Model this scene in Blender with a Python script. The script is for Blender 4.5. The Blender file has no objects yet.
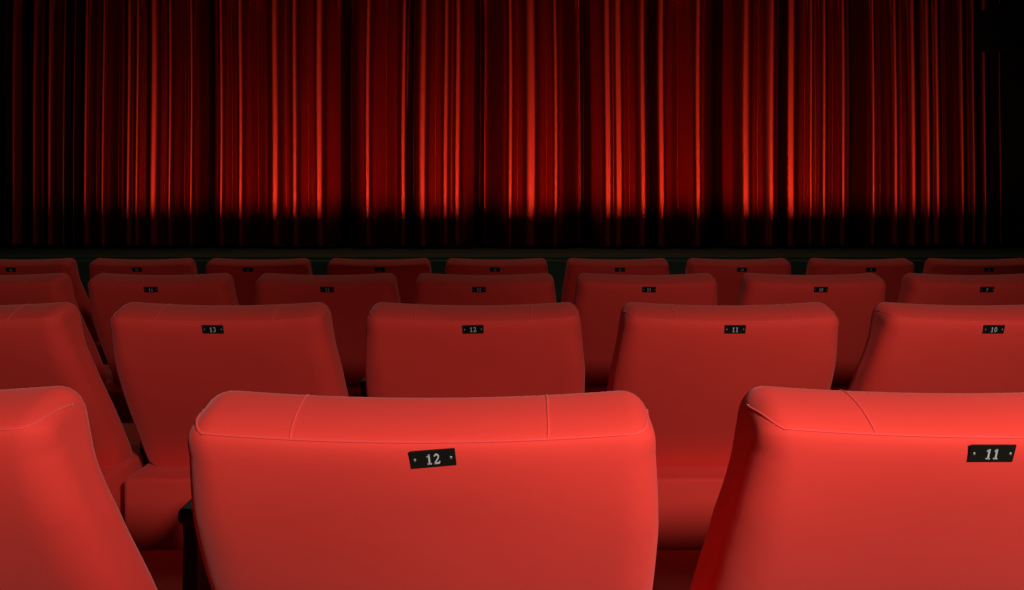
import bpy, bmesh, math, random
from mathutils import Vector
random.seed(4)
C = bpy.context.scene.collection
ZC = 1.035                      # eye height above the floor
F = 822.0                       # focal length in pixels of the 1024 px frame

# ------------------------------------------------------------------ materials
def new_mat(name):
    m = bpy.data.materials.new(name); m.use_nodes = True
    return m, m.node_tree.nodes, m.node_tree.links, m.node_tree.nodes['Principled BSDF']

def setp(p, **k):
    for a, v in k.items():
        a = a.replace('_', ' ')
        if a in p.inputs: p.inputs[a].default_value = v

def fabric(name, c1, c2, rough=.85, bump=.12, scale=420, sheen=.25):
    m, n, l, p = new_mat(name)
    tc = n.new('ShaderNodeTexCoord')
    big = n.new('ShaderNodeTexNoise'); big.inputs['Scale'].default_value = 9; big.inputs['Detail'].default_value = 4
    fine = n.new('ShaderNodeTexNoise'); fine.inputs['Scale'].default_value = scale; fine.inputs['Detail'].default_value = 2
    l.new(tc.outputs['Object'], big.inputs['Vector']); l.new(tc.outputs['Object'], fine.inputs['Vector'])
    mix = n.new('ShaderNodeMix'); mix.data_type = 'RGBA'
    mix.inputs[6].default_value = c1; mix.inputs[7].default_value = c2
    l.new(big.outputs['Fac'], mix.inputs[0]); l.new(mix.outputs[2], p.inputs['Base Color'])
    b = n.new('ShaderNodeBump'); b.inputs['Strength'].default_value = bump; b.inputs['Distance'].default_value = .0006
    l.new(fine.outputs['Fac'], b.inputs['Height'])
    b2 = n.new('ShaderNodeBump'); b2.inputs['Strength'].default_value = .25; b2.inputs['Distance'].default_value = .006
    l.new(big.outputs['Fac'], b2.inputs['Height']); l.new(b.outputs['Normal'], b2.inputs['Normal'])
    l.new(b2.outputs['Normal'], p.inputs['Normal'])
    setp(p, Roughness=rough, Sheen_Weight=sheen, Sheen_Roughness=.4)
    p.inputs['Sheen Tint'].default_value = (1, .45, .42, 1)
    p.inputs['Specular IOR Level'].default_value = .2
    return m

def plain(name, c, rough=.6, metal=0.0, noise=.15, scale=25, spec=.4):
    m, n, l, p = new_mat(name)
    tc = n.new('ShaderNodeTexCoord')
    t = n.new('ShaderNodeTexNoise'); t.inputs['Scale'].default_value = scale; t.inputs['Detail'].default_value = 5
    l.new(tc.outputs['Object'], t.inputs['Vector'])
    mix = n.new('ShaderNodeMix'); mix.data_type = 'RGBA'
    mix.inputs[6].default_value = (*[x*(1-noise) for x in c[:3]], 1); mix.inputs[7].default_value = (*[x*(1+noise) for x in c[:3]], 1)
    l.new(t.outputs['Fac'], mix.inputs[0]); l.new(mix.outputs[2], p.inputs['Base Color'])
    setp(p, Roughness=rough, Metallic=metal)
    p.inputs['Specular IOR Level'].default_value = spec
    return m

M_RED = fabric('seat_fabric', (.74, .042, .030, 1), (.80, .048, .034, 1))
M_PIPE = fabric('seam_fabric', (.80, .060, .052, 1), (.84, .065, .058, 1), bump=.05)
M_BLACK = plain('black_moulding', (.012, .011, .009), .5)
M_PLATE = plain('plate_enamel', (.007, .006, .004), .8, spec=.12)
M_DIGIT = plain('plate_lettering', (.50, .48, .48), .5, noise=.05)
M_METAL = plain('dark_steel', (.10, .11, .11), .35, 1.0)
M_RIVET = plain('rivet_steel', (.35, .34, .33), .4, .6)
M_FLOOR = plain('dark_carpet', (.018, .018, .012), .95, scale=60, noise=.4, spec=.1)
M_STAGE = plain('stage_boards', (.05, .062, .045), .8, scale=8, noise=.3, spec=.15)
M_WALL = plain('black_wall_cloth', (.008, .007, .006), .95, scale=30, spec=.1)
M_CEIL = plain('dark_ceiling_paint', (.010, .010, .010), .9, spec=.1)

def curtain_mat():
    m, n, l, p = new_mat('curtain_satin')
    tc = n.new('ShaderNodeTexCoord')
    mp = n.new('ShaderNodeMapping'); mp.inputs['Scale'].default_value = (28, 28, .8)
    t = n.new('ShaderNodeTexNoise'); t.inputs['Scale'].default_value = 1; t.inputs['Detail'].default_value = 6
    l.new(tc.outputs['Object'], mp.inputs['Vector']); l.new(mp.outputs['Vector'], t.inputs['Vector'])
    mix = n.new('ShaderNodeMix'); mix.data_type = 'RGBA'
    mix.inputs[6].default_value = (.17, .010, .005, 1); mix.inputs[7].default_value = (.22, .014, .007, 1)
    l.new(t.outputs['Fac'], mix.inputs[0]); l.new(mix.outputs[2], p.inputs['Base Color'])
    setp(p, Roughness=.40, Metallic=.94, Anisotropic=.9, Anisotropic_Rotation=.25)
    tg = n.new('ShaderNodeTangent'); tg.direction_type = 'RADIAL'; tg.axis = 'Z'
    l.new(tg.outputs['Tangent'], p.inputs['Tangent'])
    return m
M_CURT = curtain_mat()

# ------------------------------------------------------------------ helpers
def mesh_from_bm(name, bm, mat, smooth=True):
    me = bpy.data.meshes.new(name); bmesh.ops.recalc_face_normals(bm, faces=bm.faces[:])
    if smooth:
        for f in bm.faces: f.smooth = True
    bm.to_mesh(me); bm.free(); me.materials.append(mat)
    return me

def link(name, me, parent=None, loc=(0, 0, 0)):
    o = bpy.data.objects.new(name, me); C.objects.link(o); o.location = loc
    if parent: o.parent = parent
    return o

def tag(o, label=None, cat=None, group=None, kind=None):
    if label: o['label'] = label
    if cat: o['category'] = cat
    if group: o['group'] = group
    if kind: o['kind'] = kind
    return o

def add_box(bm, x0, x1, y0, y1, z0, z1, bev=0.0, seg=2):
    r = bmesh.ops.create_cube(bm, size=1.0)
    vs = r['verts']
    for v in vs:
        v.co = Vector(((x0+x1)/2 + v.co.x*(x1-x0), (y0+y1)/2 + v.co.y*(y1-y0), (z0+z1)/2 + v.co.z*(z1-z0)))
    if bev > 0:
        es = list({e for v in vs for e in v.link_edges})
        bmesh.ops.bevel(bm, geom=es, offset=bev, segments=seg, profile=.5, affect='EDGES')

def catmull(pts, n, closed):
    out = []; N = len(pts); segs = N if closed else N-1
    for i in range(segs):
        P = [pts[(i+k-1) % N] if closed else pts[min(max(i+k-1, 0), N-1)] for k in range(4)]
        for j in range(n):
            t = j/n
            out.append(tuple(.5*((2*P[1][d]) + (-P[0][d]+P[2][d])*t + (2*P[0][d]-5*P[1][d]+4*P[2][d]-P[3][d])*t*t
                             + (-P[0][d]+3*P[1][d]-3*P[2][d]+P[3][d])*t**3) for d in range(len(P[0]))))
    if not closed: out.append(tuple(pts[-1]))
    return out

def lerp_tab(tab, z):
    tab = sorted(tab)
    if z <= tab[0][0]: return tab[0][1]
    for (a, va), (b, vb) in zip(tab, tab[1:]):
        if z <= b: return va + (vb-va)*(z-a)/(b-a)
    return tab[-1][1]

def tube(bm, pts, r, ns=6):
    rings = []
    for i, p in enumerate(pts):
        p = Vector(p)
        d = (Vector(pts[min(i+1, len(pts)-1)]) - Vector(pts[max(i-1, 0)])).normalized()
        a = d.cross(Vector((.13, .2, .97)))
        if a.length < .05: a = d.cross(Vector((1, 0, 0)))
        a.normalize(); b = d.cross(a)
        rings.append([bm.verts.new(p + r*(math.cos(2*math.pi*k/ns)*a + math.sin(2*math.pi*k/ns)*b)) for k in range(ns)])
    for A, B in zip(rings, rings[1:]):
        for k in range(ns): bm.faces.new((A[k], A[(k+1) % ns], B[(k+1) % ns], B[k]))
    bm.faces.new(rings[0]); bm.faces.new(rings[-1][::-1])

# ------------------------------------------------------------------ the seat's back: a side profile carried across, ends rounded off
PROFILE = [(.236, -.600), (.206, -.565), (.166, -.51), (.126, -.455), (.085, -.395), (.048, -.335), (.020, -.282), (.0045, -.245),
           (-.001, -.2235), (.001, -.2135), (.010, -.2055), (.028, -.1965), (.052, -.1895), (.074, -.1865),
           (.091, -.191), (.102, -.204), (.109, -.23), (.122, -.28), (.158, -.345), (.196, -.40), (.243, -.465), (.288, -.53), (.320, -.58), (.318, -.606), (.27, -.614)]
RIDGE, RIM = 9, 13
SUB = 4
PROF = catmull(PROFILE, SUB, True)
SPINE = [(.053, -.240), (.078, -.30), (.126, -.38), (.182, -.455), (.230, -.52), (.265, -.572)]
REAR = [(z, y) for y, z in PROFILE[:9]]
FRONT = [(z, y) for y, z in PROFILE[14:23]]
def spine(p):
    best, bd = None, 9
    for a, b in zip(SPINE, SPINE[1:]):
        ax, az = a; dx, dz = b[0]-ax, b[1]-az
        t = max(0, min(1, ((p[0]-ax)*dx + (p[1]-az)*dz)/(dx*dx+dz*dz)))
        q = (ax+dx*t, az+dz*t); d = math.hypot(p[0]-q[0], p[1]-q[1])
        if d < bd: best, bd = q, d
    return best, bd
WTAB = [(-.6, .246), (-.45, .243), (-.33, .238), (-.20, .228), (-.18, .227)]      # rear shell
WFRONT = [(-.6, .259), (-.45, .259), (-.346, .254), (-.27, .241), (-.20, .228), (-.18, .227)]   # the padding in front spreads towards the armrests
RC = .025
RTAB = [(-.6, .046), (-.35, .044), (-.245, .034), (-.205, .026), (-.18, .025)]
def surf(u, p, inner=0):
    """u: -1..1 across, p: a profile point; position with the ends rounded and the top dipped; inner 0..1 closes the side face"""
    q, d = spine(p)
    rc = lerp_tab(RTAB, p[1])
    s = 1 if u >= 0 else -1; a = abs(u)
    ins = 0 if a <= .86 else min(rc, .7*d)*(1-math.cos((a-.86)/.14*math.pi/2))
    k = ins/max(d, .001)
    k = k + (1-k)*inner
    y = p[0] + (q[0]-p[0])*k; z = p[1] + (q[1]-p[1])*k
    yr, yf = lerp_tab(REAR, z), lerp_tab(FRONT, z)
    f = max(0, min(1, (y-yr)/(yf-yr)))
    W = lerp_tab(WTAB, z)*(1-f) + lerp_tab(WFRONT, z)*f
    if a <= .86: x = a/.86*(W-rc)
    else: x = W-rc + rc*math.sin((a-.86)/.14*math.pi/2)
    top = max(0, min(1, (p[1]+.32)/.10))
    z -= top*.0088*(1-(x/W)**2)
    y += .006*(x/W)**2 * top
    return Vector((s*x, y, z+ZC))

US = [i/14*.86 for i in range(15)] + [.86+.14*k/7 for k in range(1, 8)]
US = [-u for u in US[:0:-1]] + US
def back_mesh():
    bm = bmesh.new(); rings = []
    ST = [(-1, i_) for i_ in (.92, .75, .5, .25)] + [(u, 0) for u in US] + [(1, i_) for i_ in (.25, .5, .75, .92)]
    for u, inner in ST: rings.append([bm.verts.new(surf(u, p, inner)) for p in PROF])
    n = len(PROF)
    for A, B in zip(rings, rings[1:]):
        for k in range(n): bm.faces.new((A[k], A[(k+1) % n], B[(k+1) % n], B[k]))
    bm.faces.new(rings[0]); bm.faces.new(rings[-1][::-1])
    return mesh_from_bm('backrest', bm, M_RED)

def pr(i):
    a = min(int(i*SUB), len(PROF)-2); t = i*SUB-a
    return tuple(PROF[a][d]*(1-t)+PROF[a+1][d]*t for d in (0, 1))
def ridge_seam():
    bm = bmesh.new(); pts = []
    # rises over the left corner, runs along the ridge, rises over the right corner
    for k in range(9): pts.append(surf(-.975+.085*(k/9)**1.3, pr(RIM-.5-(RIM-RIDGE-.5)*k/9)))
    for k in range(41): pts.append(surf(-.885+1.77*k/40, pr(RIDGE)))
    for k in range(1, 10): pts.append(surf(.89+.085*(k/9)**.75, pr(RIDGE+(RIM-RIDGE-.5)*k/9)))
    tube(bm, pts, .0013)
    return mesh_from_bm('ridge_seam', bm, M_PIPE)
def cross_seam(x):
    bm = bmesh.new(); u = x/(.228-RC)*.86
    pts = [surf(u*(1+.02*(k/14)), pr(RIDGE+5.5*k/14)) for k in range(15)]
    tube(bm, pts, .0012)
    return mesh_from_bm('top_seam', bm, M_PIPE)

def cushion_mesh():
    bm = bmesh.new()
    add_box(bm, -.258, .258, .145, .665, ZC-.79, ZC-.600, .010, 3)
    return mesh_from_bm('seat_cushion', bm, M_RED)

def frame_mesh():
    bm = bmesh.new()
    add_box(bm, -.24, .24, .18, .58, ZC-.818, ZC-.788, .006)
    return mesh_from_bm('seat_frame', bm, M_BLACK)
def leg_mesh(s):
    bm = bmesh.new(); x = s*.20
    add_box(bm, x-.02, x+.02, .30, .42, .012, ZC-.817, .004)
    add_box(bm, x-.045, x+.045, .20, .52, 0, .014, .003)
    return mesh_from_bm('leg', bm, M_BLACK)
def arm_mesh(bx):
    bm = bmesh.new(); x = bx
    # tapering support under the pad, reaching down beside the cushion
    r = []
    for z, y0, y1 in ((-.43, .35, .54), (-.46, .355, .51), (-.56, .35, .47), (-.75, .34, .43), (-ZC+.012, .32, .40)):
        r.append([bm.verts.new((x+a*.010, y, z+ZC)) for a, y in ((-1, y0), (1, y0), (1, y1), (-1, y1))])
    for A, B in zip(r, r[1:]):
        for k in range(4): bm.faces.new((A[k], A[(k+1) % 4], B[(k+1) % 4], B[k]))
    bm.faces.new(r[0]); bm.faces.new(r[-1][::-1])
    return mesh_from_bm('armrest', bm, M_BLACK, False)
def pad_mesh(bx):
    bm = bmesh.new()
    add_box(bm, bx-.011, bx+.011, .33, .57, ZC-.435, ZC-.412, .008, 3)
    return mesh_from_bm('armrest_pad', bm, M_BLACK)

ME = dict(back=back_mesh(), ridge=ridge_seam(), csl=cross_seam(-.124), csr=cross_seam(.124),
          cus=cushion_mesh(), fr=frame_mesh(),
          legl=leg_mesh(-1), legr=leg_mesh(1), arm=arm_mesh(.260), pad=pad_mesh(.260))

# number plates: slab-serif figures drawn as ribbons, in a 1 x 1.5 cell (thickness given per stroke)
def arc(cx, cy, rx, ry, a0, a1, n=12):
    return [(cx+rx*math.cos(math.radians(a0+(a1-a0)*k/n)), cy+ry*math.sin(math.radians(a0+(a1-a0)*k/n))) for k in range(n+1)]
GLYPH = {
 '0': [(arc(.5, .75, .33, .62, 90, 450, 24), .2)],
 '1': [([(.52, .05), (.52, 1.42)], .26), ([(.2, .07), (.84, .07)], .13), ([(.52, 1.38), (.2, 1.12)], .14)],
 '2': [(arc(.5, 1.05, .30, .33, 165, -30) + [(.3, .32), (.14, .10)], .2), ([(.1, .12), (.88, .12), (.92, .36)], .2)],
 '3': [(arc(.46, 1.08, .28, .30, 150, -80), .18), (arc(.46, .43, .33, .34, 85, -150), .2)],
 '4': [([(.62, .05), (.62, 1.4), (.1, .45), (.92, .45)], .19), ([(.4, .06), (.85, .06)], .12)],
 '5': [([(.8, 1.38), (.26, 1.38), (.2, .82)] + arc(.46, .48, .34, .38, 120, -150), .19)],
 '6': [(arc(.5, .45, .32, .36, 90, 450, 18), .19), ([(.2, .5), (.26, 1.0), (.7, 1.4)], .2)],
 '8': [(arc(.5, 1.08, .26, .30, 90, 450, 18), .18), (arc(.5, .43, .32, .36, 90, 450, 18), .19)],
 '9': [(arc(.5, 1.03, .32, .36, 90, 450, 18), .19), ([(.8, 1.0), (.72, .45), (.3, .1)], .2)],
}
def digits_mesh(txt):
    bm = bmesh.new(); h = .0098; s = h/1.5; adv = 1.13*s
    x0 = -adv*len(txt)/2 + .06*s
    for i, ch in enumerate(txt):
        for pts, th in GLYPH[ch]:
            P = [Vector((x0+i*adv+px*s, 0, (py-.75)*s)) for px, py in pts]; th *= s
            L = []
            for k, p in enumerate(P):
                d = (P[min(k+1, len(P)-1)] - P[max(k-1, 0)]).normalized()
                nrm = Vector((-d.z, 0, d.x))*th/2
                L.append([bm.verts.new(p+o+Vector((0, y, 0))) for o, y in ((nrm, -.0006), (-nrm, -.0006), (-nrm, .0002), (nrm, .0002))])
            for A, B in zip(L, L[1:]):
                for k in range(4): bm.faces.new((A[k], A[(k+1) % 4], B[(k+1) % 4], B[k]))
            bm.faces.new(L[0]); bm.faces.new(L[-1][::-1])
    return mesh_from_bm('plate_digits', bm, M_DIGIT, False)
def plate_mesh():
    bm = bmesh.new(); add_box(bm, -.0225, .0225, -.0009, .0009, -.0083, .0083, .0007, 1)
    return mesh_from_bm('number_plate', bm, M_PLATE, False)
def rivet_mesh():
    bm = bmesh.new()
    bmesh.ops.create_uvsphere(bm, u_segments=10, v_segments=6, radius=.0015)
    for v in bm.verts: v.co.y *= .6
    return mesh_from_bm('rivet', bm, M_RIVET)
ME_PLATE, ME_RIVET, ME_DIG = plate_mesh(), rivet_mesh(), {}

def seat(x, D, num, label, group, yaw=0, dz=0, pdx=0, ptilt=0, pdz=0, sx=1):
    t = bpy.data.objects.new('cinema_seat', None); C.objects.link(t); t.empty_display_size = .2
    t.location = (x, D, dz); t.rotation_euler = (0, 0, math.radians(yaw))
    tag(t, label, 'seat', group)
    b = link('backrest', ME['back'], t); b.scale.x = sx
    link('ridge_seam', ME['ridge'], b); link('top_seam', ME['csl'], b); link('top_seam', ME['csr'], b)
    link('seat_cushion', ME['cus'], t); link('seat_frame', ME['fr'], t)
    link('leg', ME['legl'], t); link('leg', ME['legr'], t)
    a = link('armrest', ME['arm'], t); link('armrest_pad', ME['pad'], a)
    p = link('number_plate', ME_PLATE, t, (pdx, -.0010, ZC-.2375+pdz))
    p['label'] = 'black number plate'
    p.rotation_euler = (math.radians(20), math.radians(-ptilt), 0); p.scale = (1, 1, 1.22)
    if num not in ME_DIG: ME_DIG[num] = digits_mesh(num)
    d = link('plate_digits', ME_DIG[num], p, (0, -.0010, 0)); d['label'] = 'pale grey figures'
    for s in (-1, 1): link('rivet', ME_RIVET, p, (s*.0178, -.0010, 0))
    return t

D1, D2, D3, D4 = .810, 1.739, 2.69, 3.70
def X(px, D): return (px-508)*D/F
G1, G2, G3, G4 = ('bright red seats of the nearest row', 'red seats of the second row', 'dim red seats of the third row', 'dark red seats of the farthest row')
seat(-.703, D1, '13', 'bright red upholstered cinema seat cut by the left frame edge, nearest row', G1, 1.5, .004, sx=1.04)
seat(X(433, D1)-.014, D1, '12', 'bright red upholstered cinema seat with plate 12, complete one in the nearest row', G1, 0, 0, .014, 4.5, sx=1.035)
seat(X(991, D1)+.016, D1, '11', 'bright red upholstered cinema seat with plate 11, right side of the nearest row', G1, 0, .005, -.016, 0, sx=1.04)

for px, num, lab, kw in (
    (-52, '14', 'red cinema seat at the left frame edge of the second row', dict()),
    (213, '13', 'red cinema seat with plate 13, second from left in the second row', dict()),
    (473, '12', 'red cinema seat in the second row directly beyond the nearest seat 12', dict(ptilt=1)),
    (735, '11', 'red cinema seat in the second row seen between nearest seats 12 and 11', dict()),
    (1000, '10', 'red cinema seat at the right frame edge of the second row', dict(pdx=-.014))):
    seat(X(px, D2), D2, num, lab, G2, **kw)

for px, num, lab, kw in (
    (-14, '15', 'dim red cinema seat at the left frame edge of the third row', dict()),
    (154, '14', 'dim red cinema seat second from left in the third row', dict(pdx=-.010)),
    (323, '13', 'dim red cinema seat third from left in the third row', dict(pdx=.014)),
    (484.5, '12', 'dim red cinema seat in the third row, fourth from left, behind second row seat 12', dict(pdx=-.018)),
    (649, '11', 'dim red cinema seat in the third row, third from the right frame edge', dict()),
    (819, '10', 'dim red cinema seat in the third row, second from the right frame edge', dict(pdx=.006)),
    (985, '9', 'dim red cinema seat at the right frame edge of the third row', dict(pdx=.006))):
    seat(X(px, D3), D3, num, lab, G3, **kw)

ordn = ['leftmost', 'second from left', 'third from left', 'fourth from left', 'middle', 'fourth from right', 'third from right', 'second from right', 'rightmost']
for i, (px, pl) in enumerate(((15, 11), (137, 137), (255, 248), (377.5, 380), (496.5, 495), (619, 620), (742, 742), (866, 871), (986, 989))):
    seat(X(px, D4), D4, str(16-i), 'very dark red cinema seat, %s of the farthest row below the curtain' % ordn[i], G4,
         pdx=(pl-px)*D4/F)

# ------------------------------------------------------------------ the setting
DC = 9.0                         # curtain distance
ZS = ZC-.35                      # stage height
def struct(name, bm, mat, smooth=False):
    return tag(link(name, mesh_from_bm(name, bm, mat, smooth)), kind='structure')
XL, XR = -6.4, 5.62
bm = bmesh.new(); add_box(bm, XL-.2, XR+.2, -3.2, DC+1.2, -.1, 0); struct('floor', bm, M_FLOOR)
bm = bmesh.new(); add_box(bm, XL-.2, XR+.2, -3.2, DC+1.2, 4.4, 4.5); struct('ceiling', bm, M_CEIL)
bm = bmesh.new(); add_box(bm, XR, XR+.15, -3.2, DC+1.2, 0, 4.4); struct('wall_right', bm, M_WALL)
bm = bmesh.new(); add_box(bm, XL-.15, XL, -3.2, DC+1.2, 0, 4.4); struct('wall_left', bm, M_WALL)
bm = bmesh.new(); add_box(bm, XL, XR, DC+1.05, DC+1.2, 0, 4.4); struct('wall_front', bm, M_WALL)
bm = bmesh.new(); add_box(bm, XL, XR, -3.2, -3.05, 0, 4.4); struct('wall_back', bm, M_WALL)
# stage with a footlight trough near its front edge
T0, T1 = 6.75, 7.15
bm = bmesh.new()
add_box(bm, XL, XR, 6.5, T0, 0, ZS)
add_box(bm, XL, XR, T0-.06, T0, ZS, ZS+.026)
add_box(bm, XL, XR, T0, T1, 0, ZS-.25)
add_box(bm, XL, XR, T1, DC+1.05, 0, ZS)
o = struct('stage_platform', bm, M_STAGE)

# curtain: folds traced from the photograph, as (pixel, height, half width) at the curtain's distance
ridges = [(7,.3,4),(43,.35,4),(98,.3,2.5),(124,.6,3),(132,.4,3),(149,.8,4),(166,.45,2.5),(187,.2,3),(218,.4,3),(238,.6,3),
          (273,1,4.5),(293,.8,4),(318,.75,4),(367,.65,3),(403,.85,4),(422,.95,4),(445,.75,4),(457,.75,3.5),(510,.6,3),
          (531,1,5),(556,.6,3),(609,.7,4),(620,.75,4),(644,.95,4),(663,.75,4),(700,.6,3),(748,.85,5),(773,.9,4),(793,1,5),
          (814,.25,3),(827,.55,3),(847,.35,3.5),(878,.2,3),(900,.4,3),(918,.75,4),(933,.45,4),(942,.6,3),(968,.5,3),(1006,.1,2),(28,.2,3),(62,.2,3),(80,.25,3),(980,.15,2),(991,.2,2)]
gaps = [(20,5),(62,5),(75,4),(205,5),(342,5),(410.5,5.5),(478,5),(588,5),(652.5,6),(723,5),(784,4),(858,5),(985,3),(999,7)]
PXM = DC/F
def curtain_mesh():
    bm = bmesh.new()
    x0, x1 = -72.0, 1020.0
    n = 2600; xs = [x0+(x1-x0)*i/n for i in range(n+1)]
    rnd = random.Random(8)
    rnd = random.Random(8)
    prof = []; ph = [rnd.uniform(0, 6.28) for _ in range(4)]
    lo, hi = (-40, .3, 4), (1040, .3, 4)
    for x in xs:
        y = 9
        for px, h, w in [lo] + ridges + [hi]:
            d = (x-px)*PXM; r = w*PXM*(.7+1.5*h)
            y = min(y, 1.5*(math.sqrt(d*d+r*r)-r) + .10*(1-h))
        y = min(y, .62)
        y += .0004*math.sin(x*1.17+ph[1]) + .0012*math.sin(x*.63+ph[2])
        dip = 0
        for px, w in gaps:
            d = abs(x-px)/w
            if d < 1: dip = max(dip, .25*(1-d)**.7)
        prof.append(y + dip)
    rows = [0, .04] + [.2+3.45*k/16 for k in range(17)]
    R = []
    for zi, z in enumerate(rows):
        amp = 1.0 if z < 3 else .8
        row = []
        for x, y in zip(xs, prof):
            X_ = (x-508)*PXM
            sway = .018*math.sin(z*1.1+X_*1.7)*(z/3.6) + .006*(X_/5.0)*z*-.6
            row.append(bm.verts.new((X_+sway, DC + y*amp, ZS+.012+z)))
        R.append(row)
    for A, B in zip(R, R[1:]):
        for k in range(n): bm.faces.new((A[k], A[k+1], B[k+1], B[k]))
    me = bpy.data.meshes.new('stage_curtain')
    for f in bm.faces: f.smooth = True
    bm.to_mesh(me); bm.free(); me.materials.append(M_CURT)
    return me
cur = link('stage_curtain', curtain_mesh())
md = cur.modifiers.new('cloth_thickness', 'SOLIDIFY'); md.thickness = .003; md.offset = 1
tag(cur, 'tall deep red pleated stage curtain closing off the front of the hall', 'curtain')

# loudspeaker high at the right, in front of the curtain
t = bpy.data.objects.new('loudspeaker', None); C.objects.link(t)
t.location = (5.0, 8.2, ZC+1.68); tag(t, 'black loudspeaker hung high on the right wall before the curtain', 'loudspeaker')
bm = bmesh.new(); add_box(bm, -.24, .30, -.2, .2, 0, .40, .015); link('speaker_cabinet', mesh_from_bm('speaker_cabinet', bm, M_WALL, False), t)
bm = bmesh.new(); add_box(bm, -.21, .27, -.212, -.199, .03, .37, .004); link('speaker_grille', mesh_from_bm('speaker_grille', bm, M_WALL, False), t)
bm = bmesh.new(); add_box(bm, .30, XR-5.0+.003, -.03, .03, .17, .23); add_box(bm, XR-5.0-.02, XR-5.0, -.09, .09, .1, .3)
link('wall_bracket', mesh_from_bm('wall_bracket', bm, M_METAL, False), t)

# ------------------------------------------------------------------ light
def aim(o, target):
    d = Vector(target)-o.location
    o.rotation_euler = d.to_track_quat('-Z', 'Y').to_euler()
def spot(name, loc, tgt, power, size, blend, radius, col=(1, 1, 1)):
    L = bpy.data.lights.new(name, 'SPOT'); L.energy = power; L.spot_size = math.radians(size); L.spot_blend = blend
    L.shadow_soft_size = radius; L.color = col
    o = bpy.data.objects.new(name, L); C.objects.link(o); o.location = loc; aim(o, tgt); return o
spot('seat_spot', (.80, -.55, ZC+.56), (.84, .75, ZC-.40), 160, 70, 1.0, .08, (1, .92, .86))
spot('seat_spot', (.60, -.55, ZC+.56), (-.55, .65, ZC-.41), 140, 68, 1.0, .08, (1, .92, .86))  # second spot, added to spread the light to the left front seat
L = bpy.data.lights.new('stage_fill', 'AREA'); L.shape = 'RECTANGLE'; L.size = 8; L.size_y = .5; L.energy = 30; L.color = (.8, 1, .75)  # added unseen fill, faintly lifts the stage top and front
o = bpy.data.objects.new('stage_fill', L); C.objects.link(o); o.location = (0, 5.4, 4.38)

# footlights in the trough, washing up the curtain
nf = 14
for i in range(nf):
    px = 170 + (880-170)*i/(nf-1)
    x = (px-508)*PXM
    L = bpy.data.lights.new('footlight', 'SPOT'); L.energy = 125*(.35 if i in (0, nf-1) else .8 if i in (1, nf-2) else 1); L.color = (1, .42, .25)
    L.spot_size = math.radians(88); L.spot_blend = .7; L.shadow_soft_size = .02
    o = bpy.data.objects.new('footlight', L); C.objects.link(o)
    o.location = (x, T1-.25, ZS-.062); aim(o, (x, DC, ZC+.6))

w = bpy.data.worlds.new('world'); bpy.context.scene.world = w; w.use_nodes = True
w.node_tree.nodes['Background'].inputs[0].default_value = (.5, .6, .45, 1)
w.node_tree.nodes['Background'].inputs[1].default_value = .004

# ------------------------------------------------------------------ camera
cam = bpy.data.cameras.new('camera'); co = bpy.data.objects.new('camera', cam); C.objects.link(co)
co.location = (0, 0, ZC); co.rotation_euler = (math.radians(90), 0, 0)
cam.sensor_width = 36; cam.lens = F/1024*36; cam.clip_start = .02
cam.shift_x = 4/1024; cam.shift_y = -(295-217)/1024
sc = bpy.context.scene; sc.camera = co
sc.view_settings.view_transform = 'Standard'; sc.view_settings.look = 'None'
sc.view_settings.exposure = 0; sc.view_settings.gamma = 1; sc.view_settings.use_curve_mapping = False
